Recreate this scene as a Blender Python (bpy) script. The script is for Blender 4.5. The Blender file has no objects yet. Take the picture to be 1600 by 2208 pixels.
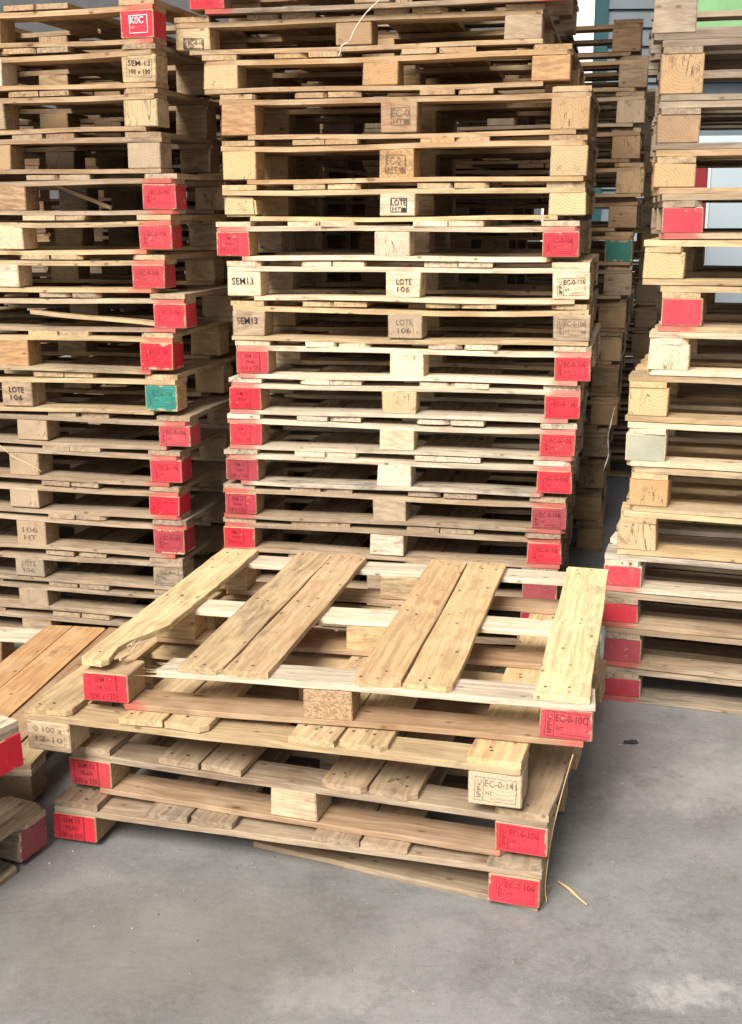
import bpy, bmesh, math, random
from math import sin, cos, radians, pi, tan
from mathutils import Vector, Matrix
rnd = random.Random(7)
S = bpy.context.scene
COL = S.collection

# ------------------------------------------------------------------ camera, sky, sun, exposure
cam_d = bpy.data.cameras.new('camera')
cam_d.sensor_fit = 'VERTICAL'; cam_d.sensor_height = 36; cam_d.lens = 2583 / 2208 * 36
cam_d.clip_start = .05; cam_d.clip_end = 600
cam = bpy.data.objects.new('camera', cam_d); COL.objects.link(cam)
cam.matrix_world = Matrix.Translation((0, 0, 1.512)) @ Matrix.Rotation(radians(90 - 14.02), 4, 'X') @ Matrix.Rotation(radians(-.26), 4, 'Z')
S.camera = cam

SUN_EL, SUN_AZ = 42, 206          # azimuth clockwise from +Y: behind the camera, a little to the left
w = bpy.data.worlds.new('World'); S.world = w; w.use_nodes = True
nt = w.node_tree; nt.nodes.clear()
sky = nt.nodes.new('ShaderNodeTexSky'); sky.sky_type = 'NISHITA'; sky.sun_disc = False
sky.sun_elevation = radians(SUN_EL); sky.sun_rotation = radians(SUN_AZ)
sky.air_density = 1.0; sky.dust_density = 4.0; sky.ozone_density = 1.0
hs = nt.nodes.new('ShaderNodeHueSaturation'); hs.inputs['Saturation'].default_value = .3
bg = nt.nodes.new('ShaderNodeBackground'); bg.inputs['Strength'].default_value = .065
wo = nt.nodes.new('ShaderNodeOutputWorld')
nt.links.new(sky.outputs[0], hs.inputs['Color']); nt.links.new(hs.outputs[0], bg.inputs['Color']); nt.links.new(bg.outputs[0], wo.inputs['Surface'])

sun_d = bpy.data.lights.new('sun', 'SUN'); sun_d.energy = 3.6; sun_d.angle = radians(27); sun_d.color = (1.0, .945, .86)
sun = bpy.data.objects.new('sun', sun_d); COL.objects.link(sun)
to_sun = Vector((sin(radians(SUN_AZ)) * cos(radians(SUN_EL)), cos(radians(SUN_AZ)) * cos(radians(SUN_EL)), sin(radians(SUN_EL))))
sun.rotation_euler = to_sun.to_track_quat('Z', 'Y').to_euler()

S.view_settings.view_transform = 'Standard'; S.view_settings.look = 'None'
S.view_settings.exposure = .85; S.view_settings.gamma = 1; S.view_settings.use_curve_mapping = False

# ------------------------------------------------------------------ node helpers / materials
def new_mat(name):
    m = bpy.data.materials.new(name); m.use_nodes = True
    n = m.node_tree.nodes; n.clear()
    out = n.new('ShaderNodeOutputMaterial'); b = n.new('ShaderNodeBsdfPrincipled')
    m.node_tree.links.new(b.outputs[0], out.inputs[0])
    return m, m.node_tree, b
class G:
    """tiny node-graph writer"""
    def __init__(s, nt): s.nt = nt
    def n(s, t, **k):
        o = s.nt.nodes.new(t)
        for a, v in k.items(): setattr(o, a, v)
        return o
    def put(s, sock, v):
        if isinstance(v, bpy.types.NodeSocket): s.nt.links.new(v, sock)
        elif v is not None: sock.default_value = v
    def math(s, op, a, b=None, c=None, clamp=False):
        o = s.n('ShaderNodeMath', operation=op, use_clamp=clamp)
        for i, v in enumerate((a, b, c)): s.put(o.inputs[i], v)
        return o.outputs[0]
    def vmath(s, op, a, b=None):
        o = s.n('ShaderNodeVectorMath', operation=op)
        s.put(o.inputs[0], a); s.put(o.inputs[1], b)
        return o.outputs[0]
    def scale3(s, v, xyz): return s.vmath('MULTIPLY', v, xyz)
    def noise(s, v, scale, detail=3, rough=.55, dist=0):
        o = s.n('ShaderNodeTexNoise'); s.put(o.inputs['Vector'], v); o.inputs['Scale'].default_value = scale
        o.inputs['Detail'].default_value = detail; o.inputs['Roughness'].default_value = rough; o.inputs['Distortion'].default_value = dist
        return o.outputs['Fac']
    def ramp(s, f, lo, hi, a=0., b=1.):
        o = s.n('ShaderNodeMapRange'); o.interpolation_type = 'SMOOTHSTEP'
        s.put(o.inputs[0], f); o.inputs[1].default_value = lo; o.inputs[2].default_value = hi
        o.inputs[3].default_value = a; o.inputs[4].default_value = b
        return o.outputs[0]
    def mix(s, f, a, b, mode='MIX'):
        o = s.n('ShaderNodeMix', data_type='RGBA', blend_type=mode)
        s.put(o.inputs[0], f); s.put(o.inputs[6], a if not isinstance(a, tuple) else (*a, 1)); s.put(o.inputs[7], b if not isinstance(b, tuple) else (*b, 1))
        return o.outputs[2]
    def sep(s, v):
        o = s.n('ShaderNodeSeparateXYZ'); s.put(o.inputs[0], v); return o.outputs
    def bump(s, h, strength, dist=.002):
        o = s.n('ShaderNodeBump'); o.inputs['Strength'].default_value = strength; o.inputs['Distance'].default_value = dist
        s.put(o.inputs['Height'], h); return o.outputs[0]

def wood_coords(g):
    tc = g.n('ShaderNodeTexCoord'); oi = g.n('ShaderNodeObjectInfo')
    off = g.n('ShaderNodeCombineXYZ')
    g.put(off.inputs[0], g.math('MULTIPLY', oi.outputs['Random'], 37.)); g.put(off.inputs[1], g.math('MULTIPLY', oi.outputs['Random'], 91.3)); g.put(off.inputs[2], g.math('MULTIPLY', oi.outputs['Random'], 13.7))
    return tc.outputs['Object'], g.vmath('ADD', tc.outputs['Object'], off.outputs[0]), oi

def make_wood(name, spray=None, stretch=(1.3, 26, 30), knots=True, chip=False):
    """sawn softwood: base tint and greying (alpha) come from the object's own colour"""
    m, t, b = new_mat(name); g = G(t)
    raw, co, oi = wood_coords(g)
    tint = oi.outputs['Color']; grey = oi.outputs['Alpha']
    warp = g.noise(co, 3.0, 2)
    wv = g.n('ShaderNodeCombineXYZ'); g.put(wv.inputs[1], g.math('MULTIPLY', warp, .05)); g.put(wv.inputs[2], g.math('MULTIPLY', warp, .05))
    cg = g.scale3(g.vmath('ADD', co, wv.outputs[0]), stretch)
    grain = g.noise(cg, 3.2, 5, .62)
    fine = g.noise(g.scale3(co, (stretch[0] * 4, stretch[1] * 7, stretch[2] * 7)), 3, 4, .7)
    broad = g.noise(co, 4.5, 3, .6)
    dirt = g.noise(g.scale3(co, (.7, 1.5, 1.5)), 9, 5, .7)
    c = g.mix(g.ramp(grain, .36, .66), g.mix(.42, tint, (.16, .075, .03)), tint)
    c = g.mix(g.math('MULTIPLY', g.ramp(broad, .45, .72), .45), c, g.mix(.5, tint, (.75, .62, .42)))
    c = g.mix(g.math('MULTIPLY', g.ramp(fine, .52, .68), .34), c, (.14, .08, .045))
    blot = g.noise(g.scale3(co, (1, 1.3, 1.3)), 13, 4, .6, .5)
    c = g.mix(g.ramp(blot, .56, .72, 0, .30), c, (.30, .20, .13))
    if chip:
        vo = g.n('ShaderNodeTexVoronoi'); g.put(vo.inputs['Vector'], g.scale3(co, (1, 1.6, 1))); vo.inputs['Scale'].default_value = 230
        vs = g.sep(vo.outputs['Color'])
        c = g.mix(g.ramp(vs[0], .1, .9, 0, .6), g.mix(.5, tint, (.12, .06, .025)), g.mix(.4, tint, (.75, .52, .27)))
    # greying and grime
    c = g.mix(g.math('MULTIPLY', grey, g.ramp(dirt, .3, .7, .35, 1.)), c, g.mix(g.ramp(grain, .35, .65), (.10, .085, .07), (.27, .235, .19)))
    c = g.mix(g.math('MULTIPLY', g.ramp(dirt, .56, .74), .55), c, (.09, .06, .038))
    if knots:
        kv = g.n('ShaderNodeTexVoronoi'); g.put(kv.inputs['Vector'], g.scale3(g.vmath('ADD', co, wv.outputs[0]), (3.2, 9, 9))); kv.inputs['Scale'].default_value = 1.4
        d = kv.outputs['Distance']; pick = g.ramp(g.sep(kv.outputs['Color'])[0], .52, .56)
        c = g.mix(g.math('MULTIPLY', pick, g.ramp(d, .20, .08)), c, g.mix(.5, c, (.16, .075, .03)))
        c = g.mix(g.math('MULTIPLY', pick, g.ramp(d, .085, .045)), c, (.10, .05, .022))
        sv = g.n('ShaderNodeTexVoronoi'); g.put(sv.inputs['Vector'], g.scale3(co, (11, 21, 21))); sv.inputs['Scale'].default_value = 1.5
        c = g.mix(g.math('MULTIPLY', g.ramp(g.sep(sv.outputs['Color'])[1], .56, .60), g.ramp(sv.outputs['Distance'], .22, .07, 0, .75)), c, (.11, .06, .03))
    rough = .78
    if spray:
        xs = g.sep(raw)
        far = g.math('ABSOLUTE', xs[0])
        f = g.ramp(g.math('ADD', far, g.math('MULTIPLY', g.math('SUBTRACT', dirt, .5), .10)), spray[0], spray[1])
        fr = g.ramp(xs[1], -.020, -.038)            # only where the gun reached: the outer edge
        c = g.mix(g.math('MULTIPLY', g.math('MULTIPLY', f, fr), .62), c, (.46, .03, .045))
    g.put(b.inputs['Base Color'], c); b.inputs['Roughness'].default_value = rough
    b.inputs['Specular IOR Level'].default_value = .25
    g.put(b.inputs['Normal'], g.bump(g.math('ADD', g.math('MULTIPLY', grain, .8), g.math('MULTIPLY', fine, .6)), .5, .0025))
    return m

def make_endgrain(name):
    m, t, b = new_mat(name); g = G(t)
    raw, co, oi = wood_coords(g)
    tint = oi.outputs['Color']; grey = oi.outputs['Alpha']
    dd = g.noise(co, 7, 3, .6)
    s = g.sep(raw); r = oi.outputs['Random']
    px = g.math('ADD', s[0], g.math('MULTIPLY', g.math('SUBTRACT', r, .5), .12)); pz = g.math('ADD', s[2], g.math('SUBTRACT', g.math('MULTIPLY', r, .14), .09))
    rad = g.math('SQRT', g.math('ADD', g.math('MULTIPLY', px, px), g.math('MULTIPLY', pz, pz)))
    ring = g.math('SINE', g.math('ADD', g.math('MULTIPLY', rad, 720), g.math('MULTIPLY', dd, 14)))
    fine = g.noise(co, 140, 3, .65); dirt = g.noise(co, 17, 5, .7)
    c = g.mix(g.ramp(ring, -.2, .9), tint, g.mix(.28, tint, (.2, .1, .04)))
    c = g.mix(g.ramp(dd, .42, .7, 0, .4), c, g.mix(.5, tint, (.7, .52, .3)))
    c = g.mix(g.ramp(fine, .5, .75, 0, .3), c, (.16, .09, .045))
    c = g.mix(g.math('MULTIPLY', grey, g.ramp(dirt, .3, .7, .35, 1.)), c, g.mix(fine, (.12, .10, .08), (.30, .265, .215)))
    c = g.mix(g.ramp(dirt, .56, .72, 0, .6), c, (.10, .06, .035))
    # a drying crack or two
    cr = g.noise(g.scale3(co, (9, 9, 1.2)), 3.2, 3, .5, 1.2)
    crack = g.math('MULTIPLY', g.ramp(g.math('ABSOLUTE', g.math('SUBTRACT', cr, .47)), .012, .004), g.ramp(dd, .5, .56))
    c = g.mix(g.math('MULTIPLY', crack, .7), c, (.04, .022, .012))
    g.put(b.inputs['Base Color'], c); b.inputs['Roughness'].default_value = .82; b.inputs['Specular IOR Level'].default_value = .2
    g.put(b.inputs['Normal'], g.bump(g.math('ADD', fine, g.math('MULTIPLY', dirt, 2)), .4, .002))
    return m

def make_paint(name, colr, dull):
    """thin block paint: worn at the arrises, scuffed and dusty"""
    m, t, b = new_mat(name); g = G(t)
    raw, co, oi = wood_coords(g)
    s = g.sep(raw)
    n1 = g.noise(co, 26, 5, .7); n2 = g.noise(g.scale3(co, (1, 1, 3)), 60, 4, .65); br = g.noise(co, 8, 2)
    ex = g.ramp(g.math('ABSOLUTE', s[0]), .050, .057); ey = g.ramp(g.math('ABSOLUTE', s[1]), .043, .0495); ez = g.ramp(g.math('ABSOLUTE', s[2]), .033, .040)
    edge = g.math('MAXIMUM', g.math('MAXIMUM', g.math('MULTIPLY', ex, ey), g.math('MULTIPLY', ey, ez)), g.math('MULTIPLY', ex, ez))
    wear = g.ramp(g.math('ADD', n1, g.math('MULTIPLY', edge, .17)), .64, .73)
    sc = g.math('MULTIPLY', g.ramp(n2, .62, .70), .6)
    wood = g.mix(n1, (.30, .18, .10), (.55, .38, .24))
    c = g.mix(g.ramp(br, .3, .7), colr, tuple(x * .66 for x in colr))
    c = g.mix(g.ramp(g.noise(co, 15, 4, .65), .5, .72, 0, .5), c, tuple(.75 * x + .035 for x in colr))
    c = g.mix(g.ramp(n2, .35, .6, dull, 0), c, tuple(.7 * x + .03 for x in colr))
    c = g.mix(oi.outputs['Alpha'], c, g.mix(.55, c, (.20, .13, .125)))
    c = g.mix(g.math('MAXIMUM', wear, sc), c, wood)
    g.put(b.inputs['Base Color'], c); g.put(b.inputs['Roughness'], g.ramp(n1, .3, .7, .5, .75)); b.inputs['Specular IOR Level'].default_value = .3
    g.put(b.inputs['Normal'], g.bump(g.math('ADD', n2, n1), .35, .0015))
    return m

def make_ink(name, colr, hold):
    m, t, b = new_mat(name); g = G(t)
    tc = g.n('ShaderNodeTexCoord'); oi = g.n('ShaderNodeObjectInfo')
    v = g.vmath('ADD', tc.outputs['Object'], g.scale3(oi.outputs['Location'], (3, 5, 7)))
    n = g.noise(v, 75, 4, .7); n2 = g.noise(v, 16, 2)
    a = g.math('MULTIPLY', g.ramp(n, .68, .5, .3, 1), g.ramp(n2, .75, .5, .45, hold))
    tr = g.n('ShaderNodeBsdfTransparent'); mx = g.n('ShaderNodeMixShader')
    b.inputs['Base Color'].default_value = (*colr, 1); b.inputs['Roughness'].default_value = .8
    g.put(mx.inputs[0], a); g.put(mx.inputs[1], tr.outputs[0]); g.put(mx.inputs[2], b.outputs[0])
    out = [x for x in t.nodes if x.type == 'OUTPUT_MATERIAL'][0]; g.put(out.inputs[0], mx.outputs[0])
    return m

def make_plain(name, colr, rough=.6, metal=0, var=.25, scale=6, bump=.1):
    m, t, b = new_mat(name); g = G(t)
    tc = g.n('ShaderNodeTexCoord'); n = g.noise(tc.outputs['Object'], scale, 5, .6)
    g.put(b.inputs['Base Color'], g.mix(g.ramp(n, .3, .7), tuple(x * (1 - var) for x in colr), colr))
    b.inputs['Roughness'].default_value = rough; b.inputs['Metallic'].default_value = metal
    if bump: g.put(b.inputs['Normal'], g.bump(n, bump, .005))
    return m

def make_concrete():
    m, t, b = new_mat('worn_concrete'); g = G(t)
    geo = g.n('ShaderNodeNewGeometry'); p = geo.outputs['Position']
    big = g.noise(p, .9, 4, .6); mid = g.noise(p, 3.5, 5, .65, .3); fine = g.noise(p, 55, 6, .75); grit = g.noise(p, 330, 2, .6)
    c = g.mix(g.ramp(big, .32, .68), (.168, .170, .170), (.212, .210, .200))
    c = g.mix(g.ramp(mid, .47, .66, 0, .55), c, (.275, .275, .265))
    c = g.mix(g.ramp(mid, .48, .32, 0, .6), c, (.118, .118, .112))
    blot = g.noise(p, 11, 6, .7, .5)
    c = g.mix(g.ramp(blot, .54, .68, 0, .35), c, (.27, .27, .26)); c = g.mix(g.ramp(blot, .44, .32, 0, .4), c, (.12, .12, .115))
    c = g.mix(g.ramp(fine, .40, .70, 0, .45), c, (.255, .252, .24))
    c = g.mix(g.ramp(fine, .46, .3, 0, .4), c, (.105, .104, .098))
    c = g.mix(g.ramp(grit, .58, .68, 0, .5), c, (.30, .295, .28))
    c = g.mix(g.ramp(grit, .42, .33, 0, .6), c, (.075, .074, .07))
    pit = g.n('ShaderNodeTexVoronoi'); g.put(pit.inputs['Vector'], p); pit.inputs['Scale'].default_value = 34
    c = g.mix(g.math('MULTIPLY', g.ramp(g.sep(pit.outputs['Color'])[0], .86, .88), g.ramp(pit.outputs['Distance'], .13, .07, 0, .5)), c, (.06, .058, .055))
    c = g.mix(g.math('MULTIPLY', g.ramp(g.sep(pit.outputs['Color'])[1], .92, .94), g.ramp(pit.outputs['Distance'], .11, .06, 0, .5)), c, (.40, .39, .37))
    # pale cement scuffs where the photograph has them: spilt and trodden, on the slab itself
    sc = g.noise(g.scale3(p, (1, .8, 1)), 24, 8, .8, .2)
    wn = g.n('ShaderNodeTexNoise'); g.put(wn.inputs['Vector'], p); wn.inputs['Scale'].default_value = 7; wn.inputs['Detail'].default_value = 4
    wp = g.vmath('ADD', p, g.scale3(g.vmath('SUBTRACT', wn.outputs['Color'], (.5, .5, .5)), (.32, .26, 0)))
    for (x, y, r1, r2, k) in ((.66, 2.10, .20, .06, .6), (-.10, 2.10, .16, .12, .34), (.10, 2.03, .34, .07, .25), (.95, 2.95, .5, .16, .35), (.50, 2.2, .3, .2, .2)):
        d = g.vmath('MULTIPLY', g.vmath('SUBTRACT', wp, (x, y, 0)), (1 / r1, 1 / r2, 0))
        ln = g.n('ShaderNodeVectorMath', operation='LENGTH'); g.put(ln.inputs[0], d)
        f = g.math('ADD', g.ramp(ln.outputs['Value'], 1.7, .0), g.math('MULTIPLY', g.math('SUBTRACT', sc, .5), 2.6))
        c = g.mix(g.ramp(f, .3, 1.15, 0, k), c, (.40, .395, .38))
    # brownish trodden area to the left
    d = g.vmath('MULTIPLY', g.vmath('SUBTRACT', p, (-.45, 2.25, 0)), (1.7, 2.8, 0))
    ln = g.n('ShaderNodeVectorMath', operation='LENGTH'); g.put(ln.inputs[0], d)
    c = g.mix(g.ramp(ln.outputs['Value'], 1.3, .2, 0, .5), c, g.mix(mid, (.158, .150, .128), (.205, .194, .160)))
    # drag marks
    st = g.noise(g.scale3(p, (2.2, 22, 1)), 2.2, 4, .6, .4)
    c = g.mix(g.ramp(st, .62, .74, 0, .25), c, (.11, .11, .108))
    g.put(b.inputs['Base Color'], c); g.put(b.inputs['Roughness'], g.ramp(mid, .3, .7, .62, .85)); b.inputs['Specular IOR Level'].default_value = .35
    g.put(b.inputs['Normal'], g.bump(g.math('ADD', g.math('MULTIPLY', fine, 1.), g.math('MULTIPLY', grit, .5)), .35, .004))
    return m

M = dict(
    wood=make_wood('sawn_pine'), sprayed=make_wood('sawn_pine_oversprayed', spray=(.47, .52)),
    block=make_wood('block_pine', stretch=(6, 22, 30), knots=True), endgrain=make_endgrain('block_end_grain'),
    chip=make_wood('pressed_chip', stretch=(5, 9, 9), knots=False, chip=True),
    red=make_paint('red_block_paint', (.72, .016, .040), .3), crimson=make_paint('faded_red_block_paint', (.40, .022, .042), .6),  # duller red: fading and dust, with shade low in the stacks painted in
    green=make_paint('green_block_paint', (.016, .24, .185), .35), pale_green=make_paint('washed_green_paint', (.43, .43, .31), .8),
    ink=make_ink('black_stamp_ink', (.018, .015, .014), 1.), faint=make_ink('worn_stamp_ink', (.07, .05, .04), .55),
    redink=make_ink('dark_ink_on_red', (.10, .008, .014), .62), whiteink=make_ink('white_stamp_ink', (.8, .75, .75), .9),
    nail=make_plain('rusty_nail', (.06, .04, .03), .6), concrete=make_concrete(),
)

# ------------------------------------------------------------------ object helpers
def link(name, mesh, parent=None, loc=(0, 0, 0), rot=(0, 0, 0), color=None, label=None, kind=None):
    o = bpy.data.objects.new(name, mesh); COL.objects.link(o)
    if parent: o.parent = parent
    o.location = loc; o.rotation_euler = rot
    if color: o.color = color
    if label: o['label'] = label
    if kind: o['kind'] = kind
    return o
def tag(o, label, cat, group=None):
    o['label'] = label; o['category'] = cat
    if group: o['group'] = group
    return o
def mesh_from(name, V, Fs, mats, idx=None, smooth=False):
    me = bpy.data.meshes.new(name); me.from_pydata(V, [], Fs)
    for m in mats: me.materials.append(m)
    if idx: me.polygons.foreach_set('material_index', idx)
    if smooth: me.polygons.foreach_set('use_smooth', [True] * len(Fs))
    me.update(); return me

def board_mesh(L, wd, t, mat, r, bow=0.003, sag=0., chamfer=0., n=6, end=0.004, cut=None):
    """a sawn board, length along local X, centred, z from 0 to t; slightly bowed, wavy at the edges, ends not square"""
    V, Fs = [], []
    ph = r.uniform(0, 6.3); am = r.uniform(.4, 1) * bow
    skew = (r.uniform(-end, end), r.uniform(-end, end))
    chips = [r.uniform(.006, .026) if r.random() < .3 else 0. for _ in range(4)]
    us = [0, min(.02, .014 / L)] + [i / (n - 1) for i in range(1, n - 1)] + [1 - min(.02, .014 / L), 1]
    n = len(us) - 1
    for i, u in enumerate(us):
        x = (u - .5) * L
        dz = am * sin(ph + u * 5.2) * (4 * u * (1 - u)) ** .5 if am else 0
        dz -= sag * (1 - (2 * abs(u - .5)) ** 2 * 1.0) if sag else 0
        e1 = r.uniform(-.0022, .0022); e2 = r.uniform(-.0022, .0022)
        y0, y1 = -wd / 2 + e1, wd / 2 + e2
        if i == 0: xs = (x + skew[0], x - skew[0]); y0 += chips[0]; y1 -= chips[1]
        elif i == n: xs = (x + skew[1], x - skew[1]); y0 += chips[2]; y1 -= chips[3]
        else: xs = (x, x)
        if cut: y0, y1, xs = cut(u, y0, y1, xs)
        c = chamfer
        if c:
            ring = [(xs[0], y0 + c, dz), (xs[1], y1 - c, dz), (xs[1], y1, dz + c), (xs[1], y1, dz + t - c), (xs[1], y1 - c, dz + t), (xs[0], y0 + c, dz + t), (xs[0], y0, dz + t - c), (xs[0], y0, dz + c)]
        else:
            ring = [(xs[0], y0, dz), (xs[1], y1, dz), (xs[1], y1, dz + t), (xs[0], y0, dz + t)]
        V += ring
    k = len(ring)
    for i in range(n):
        for j in range(k):
            a = i * k + j; b = i * k + (j + 1) % k
            Fs.append((a, a + k, b + k, b))
    Fs.append(tuple(range(k))); Fs.append(tuple(n * k + j for j in reversed(range(k))))
    return mesh_from('board', V, Fs, [mat])

_bcache = {}
def board_variant(L, wd, t, mat, bow, nvar=5, sag=0.):
    key = (round(L, 2), round(wd, 3), round(t, 3), mat.name, round(bow, 4), round(sag, 3))
    lst = _bcache.setdefault(key, [])
    if len(lst) < nvar:
        lst.append(board_mesh(L, wd, t, mat, rnd, bow, sag)); return lst[-1]
    return rnd.choice(lst)

def block_mesh(wx, wy, h, mats, r, front=1, side=0, lside=0, bev=.003, jit=.0022, chop=False):
    """solid block centred in x/y, and in z, with eased edges; slot 0 wood, 1 front coat, 2 end grain"""
    bm = bmesh.new(); bmesh.ops.create_cube(bm, size=1)
    for v in bm.verts:
        v.co = Vector((v.co.x * wx, v.co.y * wy, v.co.z * h))
        v.co.x += r.uniform(-jit, jit); v.co.y += r.uniform(-jit, jit) * .6
    if chop:
        for v in bm.verts:
            if v.co.z > 0 and v.co.x > 0: v.co.z -= .010; v.co.x -= .008
    bm.normal_update()
    for f in bm.faces:
        nrm = f.normal
        if nrm.y < -.7: f.material_index = front
        elif nrm.x > .7: f.material_index = side
        elif nrm.x < -.7: f.material_index = lside
        else: f.material_index = 0
    bmesh.ops.bevel(bm, geom=bm.edges[:], offset=bev if not chop else .008, segments=1 if not chop else 2, affect='EDGES')
    me = bpy.data.meshes.new('block'); bm.to_mesh(me); bm.free()
    for m in mats: me.materials.append(m)
    return me
_kcache = {}
def block_variant(wx, wy, h, coat, side, lside, chop=False):
    hq = round(h * 250) / 250
    key = (round(wx, 3), round(wy, 3), hq, coat, side, lside, chop)
    lst = _kcache.setdefault(key, [])
    if len(lst) < 3:
        c = M[coat]
        me = block_mesh(wx, wy, hq, [M['chip'] if coat == 'chip' else M['block'], c, M['endgrain']], rnd, 1, 1 if side else 0, 1 if lside else 0, chop=chop)
        lst.append(me); return me, hq
    return rnd.choice(lst), hq

# ------------------------------------------------------------------ stamped lettering
_tcache = {}
def text_geo(s, size):
    if s not in _tcache:
        cu = bpy.data.curves.new('lettering', 'FONT'); cu.body = s; cu.resolution_u = 2; cu.size = 1; cu.offset = .012
        ob = bpy.data.objects.new('lettering', cu); COL.objects.link(ob)
        bpy.context.view_layer.update()
        me = bpy.data.meshes.new_from_object(ob.evaluated_get(bpy.context.evaluated_depsgraph_get()))
        V = [tuple(v.co) for v in me.vertices]; Fs = [tuple(p.vertices) for p in me.polygons]
        bpy.data.objects.remove(ob); bpy.data.curves.remove(cu); bpy.data.meshes.remove(me)
        xs = [v[0] for v in V]; ys = [v[1] for v in V]
        x0, x1, y0, y1 = min(xs), max(xs), min(ys), max(ys)
        _tcache[s] = ([((v[0] - x0) / (x1 - x0), (v[1] - y0) / (y1 - y0)) for v in V], Fs)
    return _tcache[s]
class Stamp:
    def __init__(s): s.V = []; s.F = []
    def quad(s, x0, y0, x1, y1):
        b = len(s.V); s.V += [(x0, y0, 0), (x1, y0, 0), (x1, y1, 0), (x0, y1, 0)]; s.F.append((b, b + 1, b + 2, b + 3))
    def frame(s, x0, y0, x1, y1, t=.0013):
        s.quad(x0, y0, x1, y0 + t); s.quad(x0, y1 - t, x1, y1); s.quad(x0, y0 + t, x0 + t, y1 - t); s.quad(x1 - t, y0 + t, x1, y1 - t)
    def text(s, txt, x0, y0, x1, y1, vert=False):
        V, Fs = text_geo(txt, 1); b = len(s.V)
        for u, v in V:
            if vert: u, v = 1 - v, u
            s.V.append((x0 + u * (x1 - x0), y0 + v * (y1 - y0), 0))
        s.F += [tuple(i + b for i in f) for f in Fs]
    def mesh(s, mat): return mesh_from('stamp', s.V, s.F, [mat])
_scache = {}
def stamp_mesh(kind, ink):
    key = (kind, ink)
    if key in _scache: return _scache[key]
    s = Stamp(); k, _, arg = kind.partition(':')
    if k == 'lot':        # lot stamp of the left corner: three lines in a box, a rule to the right
        s.frame(-.043, -.032, .024, .033); s.quad(.0245, -.036, .0258, .036)
        s.text('SEM 13', -.030, .014, .014, .028); s.text('PRAH', -.024, -.005, .008, .007); s.text('100 x 120', -.040, -.027, .020, -.012)
    elif k == 'ec':       # heat-treatment stamp of the right corner
        s.frame(-.047, -.027, .044, .030); s.quad(-.0285, -.027, -.0272, .030)
        s.text('IPPC', -.042, -.020, -.032, .024, True)
        s.text(arg, -.025, .008, .043, .025); s.text('HT', -.022, -.012, -.008, -.003)
        s.quad(-.012, -.020, .040, -.0188)
    elif k == 'lines':
        a, bb = arg.split('|')
        s.text(a, -.040, .010, .036, .026); s.text(bb, -.036, -.014, .036, .000); s.frame(-.044, -.024, .042, .031, .0008)
    elif k == 'two':
        a, bb = arg.split('|')
        s.text(a, -.028, .004, .028, .024); s.text(bb, -.024, -.022, .022, -.004)
    elif k == 'one': s.text(arg, -.038, -.002, .038, .022)
    elif k == 'burn':
        s.frame(-.034, -.030, .036, .030, .003); s.text(arg, -.031, -.002, .033, .024); s.text('HT', -.026, -.024, .010, -.008); s.quad(.012, -.026, .032, -.010)
    elif k == 'small':
        s.frame(-.038, -.018, .036, .018, .003); s.text(arg, -.020, -.004, .034, .012); s.text('IPPC', -.034, -.014, -.024, .014, True); s.text('HT', -.014, -.014, .004, -.007)
    elif k == 'white':
        s.frame(-.026, -.028, .038, .026, .0022); s.text('K0C', -.022, .000, .024, .022); s.text('HT', -.022, -.014, -.008, -.006)
    me = s.mesh(M[ink]); _scache[key] = me; return me
def put_stamp(block, kind, ink, wy, sc=1., dz=0., tilt=0.):
    sc *= rnd.uniform(.88, 1.02)
    o = link('stamp', stamp_mesh(kind, ink), block, (rnd.uniform(-.005, .004), -wy / 2 - .0026, dz + rnd.uniform(-.003, .002)), (radians(90), tilt + rnd.uniform(-.05, .05), 0)); o.scale = (sc, sc, sc)
    return o

# ------------------------------------------------------------------ the pallet
# added to darken the pallet gaps: unseen canopy with eaves above the frame
def prism(name, x0, y0, z0, x1, y1, z1, mat, slope=0.):
    V = [(x0, y0, z0), (x1, y0, z0), (x1, y1, z0 + slope), (x0, y1, z0 + slope), (x0, y0, z1), (x1, y0, z1), (x1, y1, z1 + slope), (x0, y1, z1 + slope)]
    return mesh_from(name, V, [(0, 3, 2, 1), (4, 5, 6, 7), (0, 1, 5, 4), (1, 2, 6, 5), (2, 3, 7, 6), (3, 0, 4, 7)], [mat])
m_sheet = make_plain('grey_roof_sheeting', (.16, .165, .17), .6); m_steel = make_plain('galvanised_steel', (.3, .31, .32), .5, .5)
can = bpy.data.objects.new('added_canopy', None); COL.objects.link(can); can.location = (0, 3.6, 0)
tag(can, 'unseen grey sheet roof on steel posts, added to shade the pallet stacks', 'added_canopy')
link('roof', prism('roof', -7, 0, 3.55, 5.5, 3.1, 3.62, m_sheet, .2), can)
for px, py in ((-6.8, .2), (5.3, .2), (-6.8, 2.9), (5.3, 2.9)):
    link('post', prism('post', px, py, 0, px + .12, py + .12, 3.54 + .2 * py / 3.1, m_steel), can)

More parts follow.
